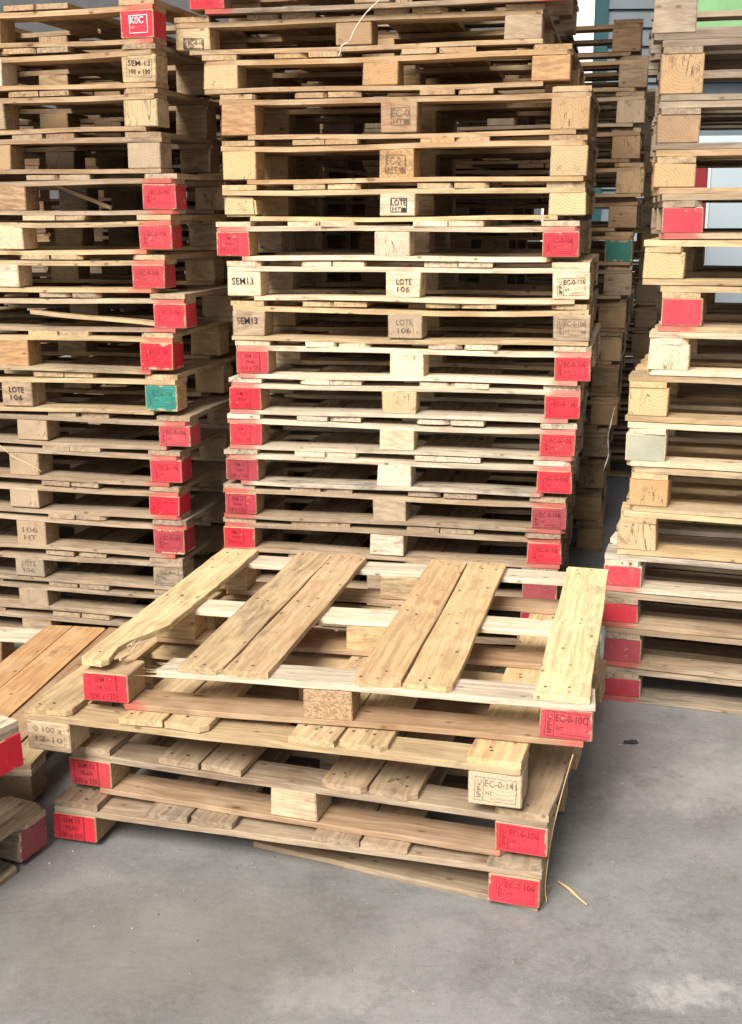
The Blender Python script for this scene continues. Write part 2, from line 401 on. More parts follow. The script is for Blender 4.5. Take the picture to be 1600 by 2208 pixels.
def jcol(c, a, v=.16):
    k = 1 + rnd.uniform(-v, v); h = rnd.uniform(-.05, .05)
    if rnd.random() < .12: a += .35
    return (min(.85, c[0] * k * (1 + h * .5)), min(.8, c[1] * k), min(.75, c[2] * k * (1 - h)), max(0, min(1, a + rnd.uniform(-.15, .15))))
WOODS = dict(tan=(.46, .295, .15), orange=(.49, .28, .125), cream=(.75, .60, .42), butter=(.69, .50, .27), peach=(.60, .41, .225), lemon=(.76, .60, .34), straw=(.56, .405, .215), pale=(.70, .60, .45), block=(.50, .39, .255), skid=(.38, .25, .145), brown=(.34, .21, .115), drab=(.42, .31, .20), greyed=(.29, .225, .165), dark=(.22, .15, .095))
COATS = {'r': 'red', 'c': 'crimson', 'g': 'green', 'l': 'pale_green', 'w': 'block', 'e': 'endgrain', 'o': 'chip'}
DECK = [(0, .098), (.208, .297), (.302, .392), (.557, .650), (.655, .748), (.900, 1.)]
ALL = []
def pallet(x, y, z, yaw, H, label, group, wood='tan', grey=.25, W=1.2, D=1.0, kind='A', front='www', blockw=(None, None, None), stamps=(None, None, None),
           deck=None, side=(), lside=(), hero=False, rack=0., skip=(), bow=.0055, plain=False, deckwood=None, cuts=None, tiltx=0., ins=None, stringerwood=None, bottomwood=None, extra_bottom=False):
    """x, y is the front left corner on plan; the object's own origin lies under the middle of the pallet"""
    R = Matrix.Rotation(yaw, 3, 'Z')
    c = Vector((x, y, z)) + R @ Vector((W / 2, D / 2, 0))
    e = bpy.data.objects.new('wooden_pallet', None); COL.objects.link(e); e.empty_display_size = .2
    e.location = c; e.rotation_euler = (tiltx, 0, yaw)
    tag(e, label, 'pallet', group); ALL.append(e)
    td, ts, tb = (.016, .016, .014) if kind == 'A' else (.017, .018, .016)
    hb = H - td - ts - tb - .001
    base = WOODS[wood]; dk = WOODS[deckwood if isinstance(deckwood, str) else wood]; sw = WOODS[stringerwood or wood]; bw = WOODS[bottomwood or wood]
    wy = .10; wx = .116
    red = any(k in front for k in 'rc')
    nv = 3 if plain else 6
    def brd(name, L, wd, t, loc, along_y, col, mat=None, bw_=bow, sg=0., cut=None, g=grey):
        mat = mat or M['wood']
        if hero or cut: me = board_mesh(L, wd, t, mat, rnd, bw_, sg, .0014, 22 if cut else 9, .004, cut)
        else: me = board_variant(L, wd, t, mat, bw_, nv, sg)
        return link(name, me, e, loc, (0, 0, pi / 2 if along_y else 0) if not isinstance(along_y, float) else (0, 0, along_y), jcol(col, g))
    rows = (-D / 2 + wy / 2, 0, D / 2 - wy / 2); cols = (-W / 2 + wx / 2, 0, W / 2 - wx / 2)
    # bottom boards
    for i, yy in enumerate(rows):
        if ('bottom', i) in skip: continue
        il, ir = (rnd.choice((0, 0, .05, .085)), rnd.choice((0, 0, .04, .085))) if ins is None or i else ins
        L = W - il - ir
        brd('bottom_board', round(L, 2), .098, tb, ((il - ir) / 2, yy, 0), False, bw, M['sprayed'] if red and i == 0 else None, min(bow, .006))
    if extra_bottom:
        brd('bottom_board', D - .21, .10, tb, (W / 2 - .05, 0, 0), True, bw)
    # blocks
    for i, yy in enumerate(rows):
        for j, xx in enumerate(cols):
            if ('block', i, j) in skip: continue
            f = front[j] if i == 0 else 'w'
            if f == 'w' and rnd.random() < .45: f = 'e'
            ww = blockw[j] if i == 0 and blockw[j] else wood
            chop = f == 'e' and i == 0 and ('chop', j) in skip
            me, hq = block_variant(wx, wy, hb, COATS[f], i == 0 and j in side, i == 0 and j in lside, chop)
            gg = grey * (.5 if ww in ('cream', 'pale') else 1) if f not in 'rcg' else rnd.uniform(0, .35)
            o = link('block', me, e, (xx + rnd.uniform(-.004, .004), yy + rnd.uniform(0, .003), tb + hb / 2), (0, 0, rnd.uniform(-.02, .02)), jcol(WOODS[ww], gg, .1))
            o.scale = (1, 1, hb / hq)
            if i == 0 and stamps[j]:
                st = stamps[j]; put_stamp(o, st[0], st[1], wy, *(st[2:] or ()))
    if kind == 'A':
        z2 = tb + hb
        for i, yy in enumerate(rows):
            if ('stringer', i) in skip: continue
            cut = cuts.get(('stringer', i)) if cuts else None
            brd('stringer', W, .096, ts, (0, yy, z2), False, sw, M['sprayed'] if red and i == 0 and not hero else None, bow, rnd.uniform(0, .010) if i == 0 and not hero else .001, cut)
        z3 = z2 + ts
        for j, (a, b) in enumerate(deck or DECK):
            if ('deck', j) in skip: continue
            wj = 0 if hero else rnd.uniform(-.004, .004)
            xm = (-.5 + (a + b) / 2) * W + wj
            L = D - (rnd.uniform(0, .014) if not hero else .006)
            cut = cuts.get(('deck', j)) if cuts else None
            ang = pi / 2 - rack if rack else pi / 2
            brd('deck_board', L if hero else round(L, 2), round((b - a) * W, 3), td, (xm, rnd.uniform(-.003, .003) if not hero else 0, z3), float(ang), dk if not isinstance(deckwood, (list, tuple)) else WOODS[deckwood[j]], None, bow * .6, 0, cut)
    else:
        z2 = tb + hb
        for j, xx in enumerate(cols):
            o = brd('stringer', D, .108, ts, (xx, 0, z2), True, sw)
            if front[j] in 'rc':
                me = o.data.copy(); me.materials.append(M[COATS[front[j]]]); o.data = me
                for pl in me.polygons:
                    if pl.normal.x < -.7: pl.material_index = 1
        z3 = z2 + ts; nb = 6
        ww = [.12, .095, .095, .095, .095, .12]
        gap = (D - sum(ww)) / (nb - 1); yy = -D / 2
        for j in range(nb):
            if ('deck', j) in skip: yy += ww[j] + gap; continue
            brd('deck_board', W, ww[j], td, (0, yy + ww[j] / 2, z3), False, dk)
            yy += ww[j] + gap
    return e

def corner(x0, y0, yaw, dx, dd=0.):
    return x0 + dx * cos(yaw) - dd * sin(yaw), y0 + dx * sin(yaw) + dd * cos(yaw)

# ------------------------------------------------------------------ ground
gm = mesh_from('ground', [(-150, -40, 0), (150, -40, 0), (150, 260, 0), (-150, 260, 0)], [(0, 1, 2, 3)], [M['concrete']])
link('ground', gm, kind='structure')

# ------------------------------------------------------------------ central stack
lot, ec = ('lot', 'redink'), ('ec:EC-0-106', 'redink')
CG = 'pallets of the tall central stack'
YC = radians(-12.4); XC0, YC0 = -.4965, 4.134
TS = .016
# dx, z of the stringer top, dd, yaw jitter deg, kwargs
CEN = [
 (-.085, 2.247, .0, .6, dict(wood='brown', front='rww', grey=.4, stamps=(lot, None, None)), 'brown pallet with one red corner at the very top of the central stack'),
 (-.148, 2.119, .029, .3, dict(wood='tan', front='www', grey=.3, blockw=('straw', 'brown', 'drab'), stamps=(('small:EC-0-10', 'ink', .95, -.012), None, None), bow=.007), 'pallet jutting out left near the top of the central stack, with small dark stamp'),
 (-.059, 2.000, .029, -.2, dict(wood='tan', front='wew', grey=.2, blockw=('straw', 'orange', 'orange'), bow=.008), 'unpainted orange-brown pallet under the one jutting out to the left, central stack'),
 (.002, 1.876, .022, .4, dict(wood='tan', front='wwe', grey=.25, blockw=('orange', 'brown', 'tan'), stamps=(None, ('burn:EC-0', 'faint'), None), bow=.007), 'tan pallet with a smudged stamp on its grey-brown middle block, central stack'),
 (-.003, 1.730, .023, -.4, dict(wood='tan', front='eoe', grey=.2, blockw=('straw', 'orange', 'straw'), stamps=(None, ('burn:EC-0-1', 'faint'), None)), 'tan pallet with a burnt brand on its orange middle block, central stack'),
 (-.002, 1.589, .021, .2, dict(wood='straw', front='ewe', grey=.2, blockw=('straw', 'cream', 'straw'), skip=(('chop', 0),), stamps=(None, ('burn:LOTE', 'ink', .85), None)), 'tan pallet with a rounded left block and a stamped cream middle block, central stack'),
 (-.015, 1.470, -.015, -.2, dict(wood='cream', front='rwr', grey=.15, blockw=('tan', 'cream', 'tan'), stamps=(lot, None, ec), bow=.005), 'uppermost of the pallets with two red corners in the central stack'),
 (.020, 1.341, -.011, .2, dict(wood='cream', front='www', grey=.02, blockw=('cream', 'cream', 'cream'), stamps=(('one:SEM13', 'ink'), ('two:LOTE|106', 'ink'), ('ec:EC-0-106', 'ink')), bow=.006), 'clean cream pallet printed SEM13 and LOTE 106, central stack'),
 (.027, 1.209, -.008, .3, dict(wood='straw', front='www', grey=.3, blockw=('drab', 'drab', 'drab'), stamps=(('one:SEM13', 'ink'), ('two:LOTE|106', 'faint'), ('ec:EC-0-106', 'faint')), bow=.007), 'grubby brown pallet printed SEM13 and LOTE 106, below the clean cream one'),
 (.036, 1.075, -.008, -.1, dict(wood='cream', front='rwr', grey=.15, blockw=('tan', 'cream', 'tan'), stamps=(lot, None, ec), bow=.006), 'red-cornered pallet directly under the grubby SEM13 pallet, central stack'),
 (.009, .947, -.007, .5, dict(wood='pale', front='rer', grey=.2, blockw=('tan', 'straw', 'tan'), stamps=(lot, None, ec), bow=.005), 'second red-cornered pallet below the two SEM13 pallets, central stack'),
 (.000, .821, -.004, .1, dict(wood='pale', front='rwr', grey=.25, blockw=('tan', 'cream', 'tan'), stamps=(lot, None, ec), bow=.005), 'third red-cornered pallet below the two SEM13 pallets, central stack'),
 (-.011, .696, -.011, .3, dict(wood='pale', front='cwr', grey=.3, blockw=('tan', 'pale', 'tan'), stamps=(lot, None, ec), bow=.005), 'central stack pallet with a dull faded left corner and bright red right corner'),
 (-.027, .570, -.003, -.1, dict(wood='drab', front='cwc', grey=.45, blockw=('tan', 'drab', 'tan'), stamps=(lot, None, ec), bow=.006), 'greyed red-cornered pallet two above the deck of the small front pile, central stack'),
 (-.036, .445, -.001, .2, dict(wood='drab', front='rwr', grey=.4, blockw=('tan', 'pale', 'tan'), stamps=(lot, None, ec), bow=.005), 'red-cornered central stack pallet just above the far edge of the front pile'),
 (-.045, .321, .0, -.3, dict(wood='drab', front='cwc', grey=.4, blockw=('tan', 'drab', 'tan'), stamps=(None, None, None)), 'central stack pallet half hidden behind the far edge of the front pile deck'),
 (-.050, .196, .0, .3, dict(wood='drab', front='cwc', grey=.4), 'last pallet but one of the central stack, hidden behind the front pile'),
 (-.052, .078, .0, 0., dict(wood='drab', front='cwc', grey=.4), 'bottom pallet of the central stack, on the concrete behind the front pile'),
]
z_dn = [0.] * len(CEN)
tops = [c[1] + TS for c in CEN]
for i, (dx, zs, dd, jit, kw, lab) in enumerate(CEN):
    z0 = tops[i + 1] + .0015 if i + 1 < len(CEN) else 0.
    H = tops[i] - z0
    X, Y = corner(XC0, YC0, YC, dx, dd)
    pallet(X, Y, z0, YC + radians(jit) * .6, H, lab, CG, D=.88, **kw)

# ------------------------------------------------------------------ left stack
LG = 'pallets of the tall left stack'
YL = radians(-13.79); XL0, YL0 = -.655, 4.0536       # plan point of the front right edge
RS = (2,)
e2 = ('ec:EC-0-106', 'redink')
LEF = [
 (-.029, 2.042, dict(wood='tan', front='wwr', side=RS, grey=.4, stamps=(None, None, ('white', 'whiteink'))), 'pallet with a pinkish red corner stamped in white, at the top of the left stack'),
 (-.029, 1.908, dict(wood='tan', front='www', grey=.35, blockw=('tan', 'pale', 'straw'), stamps=(None, None, ('lines:SEM 13|100 x 120', 'ink'))), 'unpainted left stack pallet with black lettering on its pale corner block'),
 (-.035, 1.773, dict(wood='tan', front='wwe', grey=.45, blockw=('tan', 'tan', 'straw')), 'plain weathered left stack pallet below the one with black lettering'),
 (-.024, 1.642, dict(wood='brown', front='wwe', grey=.5, blockw=('tan', 'tan', 'drab')), 'left stack pallet with a soot-stained bare corner block'),
 (.022, 1.511, dict(wood='drab', front='wwr', side=RS, grey=.35, blockw=('tan', 'orange', 'tan'), stamps=(None, None, e2), bow=.01), 'left stack pallet with orange middle block and a snapped slat hanging inside'),
 (0, 1.382, dict(wood='straw', front='wor', side=RS, grey=.25, blockw=('tan', 'cream', 'tan'), stamps=(None, None, e2)), 'left stack pallet with a pressed-chip middle block, under the snapped slat'),
 (-.026, 1.255, dict(wood='straw', front='wwr', side=RS, grey=.3, blockw=('tan', 'cream', 'tan'), stamps=(None, None, e2)), 'left stack pallet whose splintered red corner sits furthest left'),
 (.037, 1.124, dict(wood='drab', front='wwr', side=RS, grey=.35, skip=(('block', 0, 1),), stamps=(None, None, e2), bow=.006), 'left stack pallet missing its middle block, with a split board sticking up'),
 (-.011, .981, dict(wood='straw', front='wwr', side=RS, grey=.35, blockw=('tan', 'orange', 'tan'), stamps=(None, None, e2)), 'red-cornered left stack pallet resting right above the green-cornered one'),
 (-.008, .840, dict(wood='straw', front='wwg', grey=.25, blockw=('tan', 'drab', 'straw'), stamps=(None, ('two:LOTE|106', 'ink', 1.1), ('ec:EC-0-106', 'faint'))), 'pallet with a green corner block in the left stack'),
 (.033, .719, dict(wood='drab', front='wwr', side=RS, grey=.3, stamps=(None, None, e2)), 'red-cornered left stack pallet right below the green-cornered one'),
 (-.004, .590, dict(wood='drab', front='wwr', side=RS, grey=.35, stamps=(None, None, e2)), 'second red-cornered pallet below the green corner, left stack, a straw across it'),
 (-.013, .471, dict(wood='drab', front='wer', side=RS, grey=.4, stamps=(None, None, e2)), 'third red-cornered pallet below the green corner, left stack'),
 (.002, .331, dict(wood='drab', front='wwc', side=RS, grey=.4, blockw=('tan', 'drab', 'tan'), stamps=(None, ('two:106|HT', 'faint', 1.1), e2)), 'lowest red-cornered pallet in view in the left stack'),
 (-.009, .212, dict(wood='drab', front='www', grey=.45, blockw=('tan', 'drab', 'drab'), stamps=(None, ('two:LOTE|106', 'faint'), ('ec:EC-0-10', 'faint'))), 'unpainted grey left stack pallet printed LOTE 106, under the red corners'),
 (-.005, .098, dict(wood='drab', front='www', grey=.5), 'second pallet from the ground in the left stack'),
 (-.005, 0, dict(wood='drab', front='www', grey=.55), 'bottom pallet of the left stack, behind the low pallet with orange boards'),
]
for i, (dx, z0, kw, lab) in enumerate(LEF):
    H = (LEF[i - 1][1] - z0 - .0015) if i else .132
    yw = YL + radians(rnd.uniform(-.8, .8))
    X, Y = XL0 + dx * cos(YL) - 1.2 * cos(yw), YL0 + dx * sin(YL) - 1.2 * sin(yw)
    pallet(X, Y, z0, yw, H, lab, LG, **kw)

# ------------------------------------------------------------------ right stack (turned the other way: deck boards along the front)
RG = 'pallets of the right stack'
YR = radians(-17.88); YR0 = 3.5787
RX = [.793, .815, .817, .813, .834, .794, .845, .819, .768, .774, .786, .761, .723, .721, .733, .735]
RZ = [1.975, 1.814, 1.683, 1.562, 1.435, 1.306, 1.172, 1.042, .903, .765, .627, .486, .365, .248, .117, 0]
RSP = [
 (dict(wood='greyed', front='www', grey=.5, skip=(('deck', 1), ('deck', 2), ('deck', 4))), 'grey-brown pallet at the top of the right stack'),  # greyed wood on these top pallets paints in haze from the backlight
 (dict(wood='greyed', front='eww', grey=.35, blockw=('tan', None, None), skip=(('deck', 2), ('deck', 4))), 'pallet second from the top of the right stack, with a plain tan block'),
 (dict(wood='greyed', front='eww', grey=.4, blockw=('brown', None, None)), 'right stack pallet with a dark stained knotty corner block'),
 (dict(wood='tan', front='eww', grey=.35, blockw=('tan', None, None)), 'right stack pallet with a bare straw-coloured corner, right above the upper red one'),
 (dict(wood='drab', front='rww', grey=.3, side=(0,)), 'uppermost red-cornered pallet of the right stack'),
 (dict(wood='straw', front='eww', grey=.15, blockw=('straw', None, None)), 'bare right stack pallet jutting left between two red corners'),
 (dict(wood='straw', front='rww', grey=.2), 'red-cornered right stack pallet above the end-grain block with a green edge'),
 (dict(wood='cream', front='eww', grey=.1, blockw=('cream', None, None), lside=()), 'pale right stack pallet whose corner block shows growth rings and a green left side'),
 (dict(wood='straw', front='eww', grey=.15, blockw=('straw', None, None)), 'right stack pallet with a split yellow corner block'),
 (dict(wood='cream', front='lww', grey=.1), 'right stack pallet with a washed-out pale green corner block'),
 (dict(wood='straw', front='eww', grey=.15, blockw=('orange', None, None)), 'right stack pallet with an orange-tan corner block under the pale green one'),
 (dict(wood='straw', front='eww', grey=.15, blockw=('straw', None, None)), 'right stack pallet with a knotty tan corner, right above the four lower red corners'),
 (dict(wood='pale', front='rww', grey=.3), 'highest of the four red-cornered pallets at the foot of the right stack'),
 (dict(wood='drab', front='rww', grey=.3), 'second from the top of the four lower red-cornered pallets, right stack'),
 (dict(wood='drab', front='cww', grey=.35), 'third from the top of the four lower red-cornered pallets, right stack'),
 (dict(wood='drab', front='cww', grey=.45), 'bottom dark red-cornered pallet of the right stack, on the concrete'),
]
for i, (kw, lab) in enumerate(RSP):
    top = RZ[i - 1] if i else RZ[0] + .15
    yw = YR + radians(rnd.uniform(-.5, .5) + (6.0 if i < 5 else 0))
    X = RX[i]; Y = YR0 + (X - .7) * tan(YR)
    kw.setdefault('bow', .003)
    p = pallet(X, Y, RZ[i], yw, top - RZ[i] - .0015, lab, RG, kind='B', ins=(0, 0), **kw)
    if i == 7:
        for ch in p.children:
            if ch.name.startswith('block') and ch.location.x < -.4 and ch.location.y < -.3:
                me = ch.data.copy(); me.materials[0] = M['block']; ch.data = me
                me.materials.append(M['green'])
                for pl in me.polygons:
                    if pl.normal.x < -.7: pl.material_index = 3

# ------------------------------------------------------------------ the small front pile
FG = 'pallets of the small front pile'
def cut_broken_left(u, y0, y1, xs):
    # near right part of the board torn away (local x runs front to back, y0 is the right-hand edge)
    for lim, off in ((.001, .052), (.02, .046), (.06, .054), (.11, .062), (.15, .050), (.20, .034), (.25, .010)):
        if u < lim: return (y0 + off, y1, xs)
    return (y0, y1, xs)
def cut_stringer(u, y0, y1, xs):
    if u < .16:
        k = .178 + .012 * sin(u * 260); f = u / .16
        return (y0 + .012 * (1 - f), y1 - .026 * (1 - f), (xs[0] + k * (1 - f), xs[1] + (k + .022) * (1 - f)))
    return (y0, y1, xs)
def cut_taper(u, y0, y1, xs):
    if u < .001: return (y0, y1, (xs[0] + .0, xs[1] + .0))
    return (y0, y1, xs)
F1Y = radians(-12.0)
F1 = pallet(-.688, 2.683, .3645, F1Y, .4805 - .3645 + .004, 'topmost pallet of the small front pile, pale sunlit deck and broken left slat', FG, wood='straw', deckwood=['lemon', 'butter', 'peach', 'peach', 'butter', 'lemon'], stringerwood='pale', bottomwood='skid', grey=.04,
            front='ror', blockw=('tan', 'skid', 'tan'), stamps=(('lot', 'redink', 1.05), None, ('ec:EC-0-10C', 'redink', 1.05)), hero=True, rack=.022, bow=.0035,
            cuts={('deck', 0): cut_broken_left, ('stringer', 0): cut_stringer}, ins=(.085, .02))
F2 = pallet(-.836, 2.684, .2385, radians(-15.33), .3635 - .2385, 'unpainted pale pallet under the top one of the front pile, stamped corner blocks', FG, wood='straw', deckwood='straw', bottomwood='skid', grey=.12,
            front='www', blockw=('block', 'block', 'block'), stamps=(('lines:0 100 x|12-10', 'faint', 1.0), None, ('ec:EC-0-141', 'faint', 1.05)), hero=True, bow=.003, skip=(('block', 0, 1), ('bottom', 0)))
F3 = pallet(-.757, 2.741, .1185, radians(-18.1), .2375 - .1185, 'red-cornered pallet third from the top of the front pile, cream middle block', FG, wood='tan', deckwood='drab', bottomwood='skid', grey=.15,
            front='rwr', blockw=('straw', 'block', 'tan'), stamps=(('lot', 'redink', 1.05), None, ('ec:EC-0-106', 'redink', 1.05)), hero=True, bow=.003, ins=(.085, .09), stringerwood='drab')
F4 = pallet(-.785, 2.684, 0, radians(-15.6), .1175, 'bottom red-cornered pallet of the front pile with its front skid swung loose', FG, wood='drab', deckwood='drab', grey=.3,
            front='rwr', blockw=('tan', 'drab', 'tan'), stamps=(('lot', 'redink', 1.05), None, ('ec:EC-0-106', 'redink', 1.05)), hero=True, bow=.003, skip=(('block', 0, 1), ('bottom', 0)))
# its skid has come off the left block and lies askew
link('bottom_board', board_mesh(.72, .098, .014, M['sprayed'], rnd, .002, 0, .001, 8), F4, (.245, -.395, .001), (0, 0, radians(-8)), jcol(WOODS['drab'], .4), label='loose grey skid swung back at one end')

def nails(p, W=1.2, D=1.0, cols=DECK, top=None, rack=0.):
    V, Fs = [], []
    for (a, b) in cols:
        for yy in (-D / 2 + .05, 0, D / 2 - .05):
            for k in range(rnd.choice((2, 2, 3))):
                x = (-.5 + a + (b - a) * (.25 + .5 * (k / 2 if k < 2 else .9)) + rnd.uniform(-.012, .012)) * W + rack * yy; y = yy + rnd.uniform(-.028, .028)
                r = rnd.uniform(.0028, .0042); bI = len(V); n = 6
                V += [(x + r * cos(q * 2 * pi / n) * rnd.uniform(.8, 1.5), y + r * sin(q * 2 * pi / n), top) for q in range(n)] + [(x, y, top + .0012)]
                Fs += [(bI + q, bI + (q + 1) % n, bI + n) for q in range(n)]
    link('nail_heads', mesh_from('nail_heads', V, Fs, [M['nail']]), p, kind='stuff')
nails(F1, top=.4845 - .3645 + .0015 - .0015, rack=.022); nails(F2, top=.1255); nails(F3, top=.1195); nails(F4, top=.118)

# ------------------------------------------------------------------ the low pallets at the left edge
BG_ = 'low pallets at the left edge'
ld = [(.0, .1), (.2, .3), (.42, .50), (.66, .735), (.742, .84), (.846, .93), (.937, 1.)]
LB = pallet(-.888 - 1.2 * cos(radians(-9)), 2.858 - 1.2 * sin(radians(-9)), 0, radians(-9), .125, 'low single pallet with orange-brown boards between the left stack and the front pile', BG_, wood='brown', deckwood=['tan', 'tan', 'tan', 'orange', 'orange', 'orange', 'straw'], stringerwood='pale', grey=.08, front='wwe', deck=ld, D=1.05, bow=.002)
yl = radians(-23)
def by_rear_right(x, y, yaw, W=1.2, D=1.0):
    return x - W * cos(yaw) + D * sin(yaw), y - W * sin(yaw) - D * cos(yaw)
for (rx, ry, rz, H, yw, kw, lab) in [
    (-.792, 2.650, 0, .128, radians(-23), dict(wood='drab', grey=.35), 'red-sided pallet on the concrete in the lower left corner'),
    (-.955, 2.60, .1295, .146, radians(-20), dict(wood='drab', grey=.35), 'pallet set back to the left between the two red-sided ones in the lower left corner'),
    (-.800, 2.520, .2770, .128, radians(-30), dict(wood='cream', grey=.15), 'upper red-sided pallet with a white board end at the lower left edge')]:
    X, Y = by_rear_right(rx, ry, yw)
    p = pallet(X, Y, rz, yw, H, lab, BG_, front='www', extra_bottom=True, **kw)
    for ch in p.children:
        if ch.name.startswith('block') and ch.location.x > .4:
            me = ch.data.copy(); me.materials.append(M['crimson' if rz == 0 else 'red']); k = len(me.materials) - 1
            for pl in me.polygons:
                if pl.normal.x > .7 or (pl.normal.y > .7 and ch.location.y > .3): pl.material_index = k
            ch.data = me

# ------------------------------------------------------------------ stacks further back
def back_stack(x_right, y, yaw, n, pitch, group, labels, wood, lean=None, teal=None, W=1.2):
    for i in range(n):
        z0 = i * pitch
        xr = x_right + (lean(z0) if lean else 0) + rnd.uniform(-.02, .02)
        yw = yaw + radians(rnd.uniform(-1.2, 1.2))
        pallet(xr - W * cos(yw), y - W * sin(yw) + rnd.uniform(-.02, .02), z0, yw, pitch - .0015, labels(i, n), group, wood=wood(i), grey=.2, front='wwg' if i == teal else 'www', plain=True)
ORD = ['bottom', 'second', 'third', 'fourth', 'fifth', 'sixth', 'seventh', 'eighth', 'ninth', 'tenth', 'eleventh', 'twelfth', 'thirteenth', 'fourteenth', 'fifteenth', 'sixteenth', 'seventeenth', 'eighteenth']
def lab_back(where, tealat=None):
    def f(i, n):
        if i == tealat: return 'dim pallet with a dark green corner block in the ' + where
        if i == 0: return 'bottom pallet of the ' + where
        if i == n - 1: return 'topmost dim brown pallet of the ' + where
        return 'dim brown pallet, %s from the ground, in the %s' % (ORD[i], where)
    return f
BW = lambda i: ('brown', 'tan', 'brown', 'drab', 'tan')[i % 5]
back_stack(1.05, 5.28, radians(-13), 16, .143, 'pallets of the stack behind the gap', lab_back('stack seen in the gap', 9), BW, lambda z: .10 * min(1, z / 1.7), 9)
back_stack(-.22, 5.62, radians(-13), 16, .143, 'pallets of the added stack behind the central stack', lab_back('stack behind the central stack'), BW)  # unseen stack added so no bright sky shows through the gaps
back_stack(-1.52, 5.75, radians(-12), 16, .143, 'pallets of the added stack behind the left stack', lab_back('stack behind the left stack'), BW)  # likewise put in to keep rear light out of the left gaps
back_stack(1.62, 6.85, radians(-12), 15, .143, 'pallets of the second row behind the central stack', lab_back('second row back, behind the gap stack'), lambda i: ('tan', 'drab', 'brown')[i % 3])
back_stack(-.05, 7.0, radians(-12), 15, .143, 'pallets of the added second row, middle', lab_back('added second row back, behind the central stack'), BW)  # extra row added to block bright glimpses through the central gaps
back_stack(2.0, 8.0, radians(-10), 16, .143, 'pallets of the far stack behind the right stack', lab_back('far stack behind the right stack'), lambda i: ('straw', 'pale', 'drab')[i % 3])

# ------------------------------------------------------------------ buildings and vehicle in the background
def box_into(V, Fs, x0, y0, z0, x1, y1, z1):
    b = len(V); V += [(x0, y0, z0), (x1, y0, z0), (x1, y1, z0), (x0, y1, z0), (x0, y0, z1), (x1, y0, z1), (x1, y1, z1), (x0, y1, z1)]
    Fs += [(b, b + 3, b + 2, b + 1), (b + 4, b + 5, b + 6, b + 7), (b, b + 1, b + 5, b + 4), (b + 1, b + 2, b + 6, b + 5), (b + 2, b + 3, b + 7, b + 6), (b + 3, b, b + 4, b + 7)]
def boxmesh(name, dims, mat):
    V, Fs = [], []; box_into(V, Fs, *dims); return mesh_from(name, V, Fs, [mat])
m_slate = make_plain('slate_blue_cladding', (.095, .118, .135), .55, 0, .2, 3)
m_wall = make_plain('grey_render', (.075, .077, .08), .8)
m_white = make_plain('white_render', (.78, .80, .80), .7, 0, .08)
m_teal = make_plain('teal_glazing', (.025, .075, .085), .15, 0, .2)
m_greenf = make_plain('bright_green_fascia', (.19, .37, .17), .5, 0, .15)
m_roof = make_plain('grey_roof_sheet', (.22, .23, .24), .6)
bld = bpy.data.objects.new('warehouse', None); COL.objects.link(bld); bld.location = (0, 14, 0)
tag(bld, 'slate blue clad warehouse with a bright green fascia, far behind the stacks', 'building')
link('wall', boxmesh('wall', (-9, .06, 0, 10, 5, 5.2), m_wall), bld)
pm = None
for i in range(27):
    V, Fs = [], []
    # lapped cladding board, thicker at its foot
    V = [(2.62, 0, 0), (10, 0, 0), (10, .055, 0), (2.62, .055, 0), (2.62, .035, .186), (10, .035, .186), (10, .055, .186), (2.62, .055, .186)]
    Fs = [(0, 3, 2, 1), (4, 5, 6, 7), (0, 1, 5, 4), (1, 2, 6, 5), (2, 3, 7, 6), (3, 0, 4, 7)]
    pm = pm or mesh_from('cladding_board', V, Fs, [m_slate])
    link('cladding_board', pm, bld, (0, 0, .05 + i * .19))
link('white_panel', boxmesh('white_panel', (1.95, -.03, .02, 2.46, .055, 5.1), m_white), bld)
win = link('window', boxmesh('window', (2.47, -.01, .6, 2.615, .05, 4.6), m_teal), bld)
link('frame', boxmesh('frame', (2.462, -.05, 2.55, 2.618, -.012, 2.62), m_white), win)
link('fascia', boxmesh('fascia', (3.25, -.5, 3.22, 10, -.30, 3.98), m_greenf), bld)
link('canopy_roof', boxmesh('canopy_roof', (3.25, -.29, 3.80, 10, -.01, 3.92), m_roof), bld)
link('roof', boxmesh('roof', (-9.3, -.3, 5.203, 10.3, 5.4, 5.40), m_roof), bld)

def cyl_mesh(name, r, wdt, mat, n=20, r_in=0.):
    V, Fs = [], []
    for s in (-wdt / 2, wdt / 2):
        V += [(r * cos(2 * pi * i / n), s, r * sin(2 * pi * i / n)) for i in range(n)]
    for i in range(n): Fs.append((i, (i + 1) % n, n + (i + 1) % n, n + i))
    Fs.append(tuple(reversed(range(n)))); Fs.append(tuple(range(n, 2 * n)))
    return mesh_from(name, V, Fs, [mat])
m_van = make_plain('pale_van_paint', (.40, .47, .52), .35, 0, .06, 2, 0)
m_vred = make_plain('red_van_panel', (.22, .018, .025), .35, 0, .1, 2, 0)
m_tyre = make_plain('tyre_rubber', (.03, .03, .03), .8); m_rim = make_plain('wheel_steel', (.45, .45, .46), .4, .6)
m_glass = make_plain('dark_glass', (.03, .04, .05), .08, 0, .1, 2, 0); m_trim = make_plain('white_trim', (.8, .78, .74), .5, 0, .05)
van = bpy.data.objects.new('van', None); COL.objects.link(van); van.location = (2.50, 10, 0)
tag(van, 'pale panel van with a red rear corner seen through the slats of the right stack', 'van')
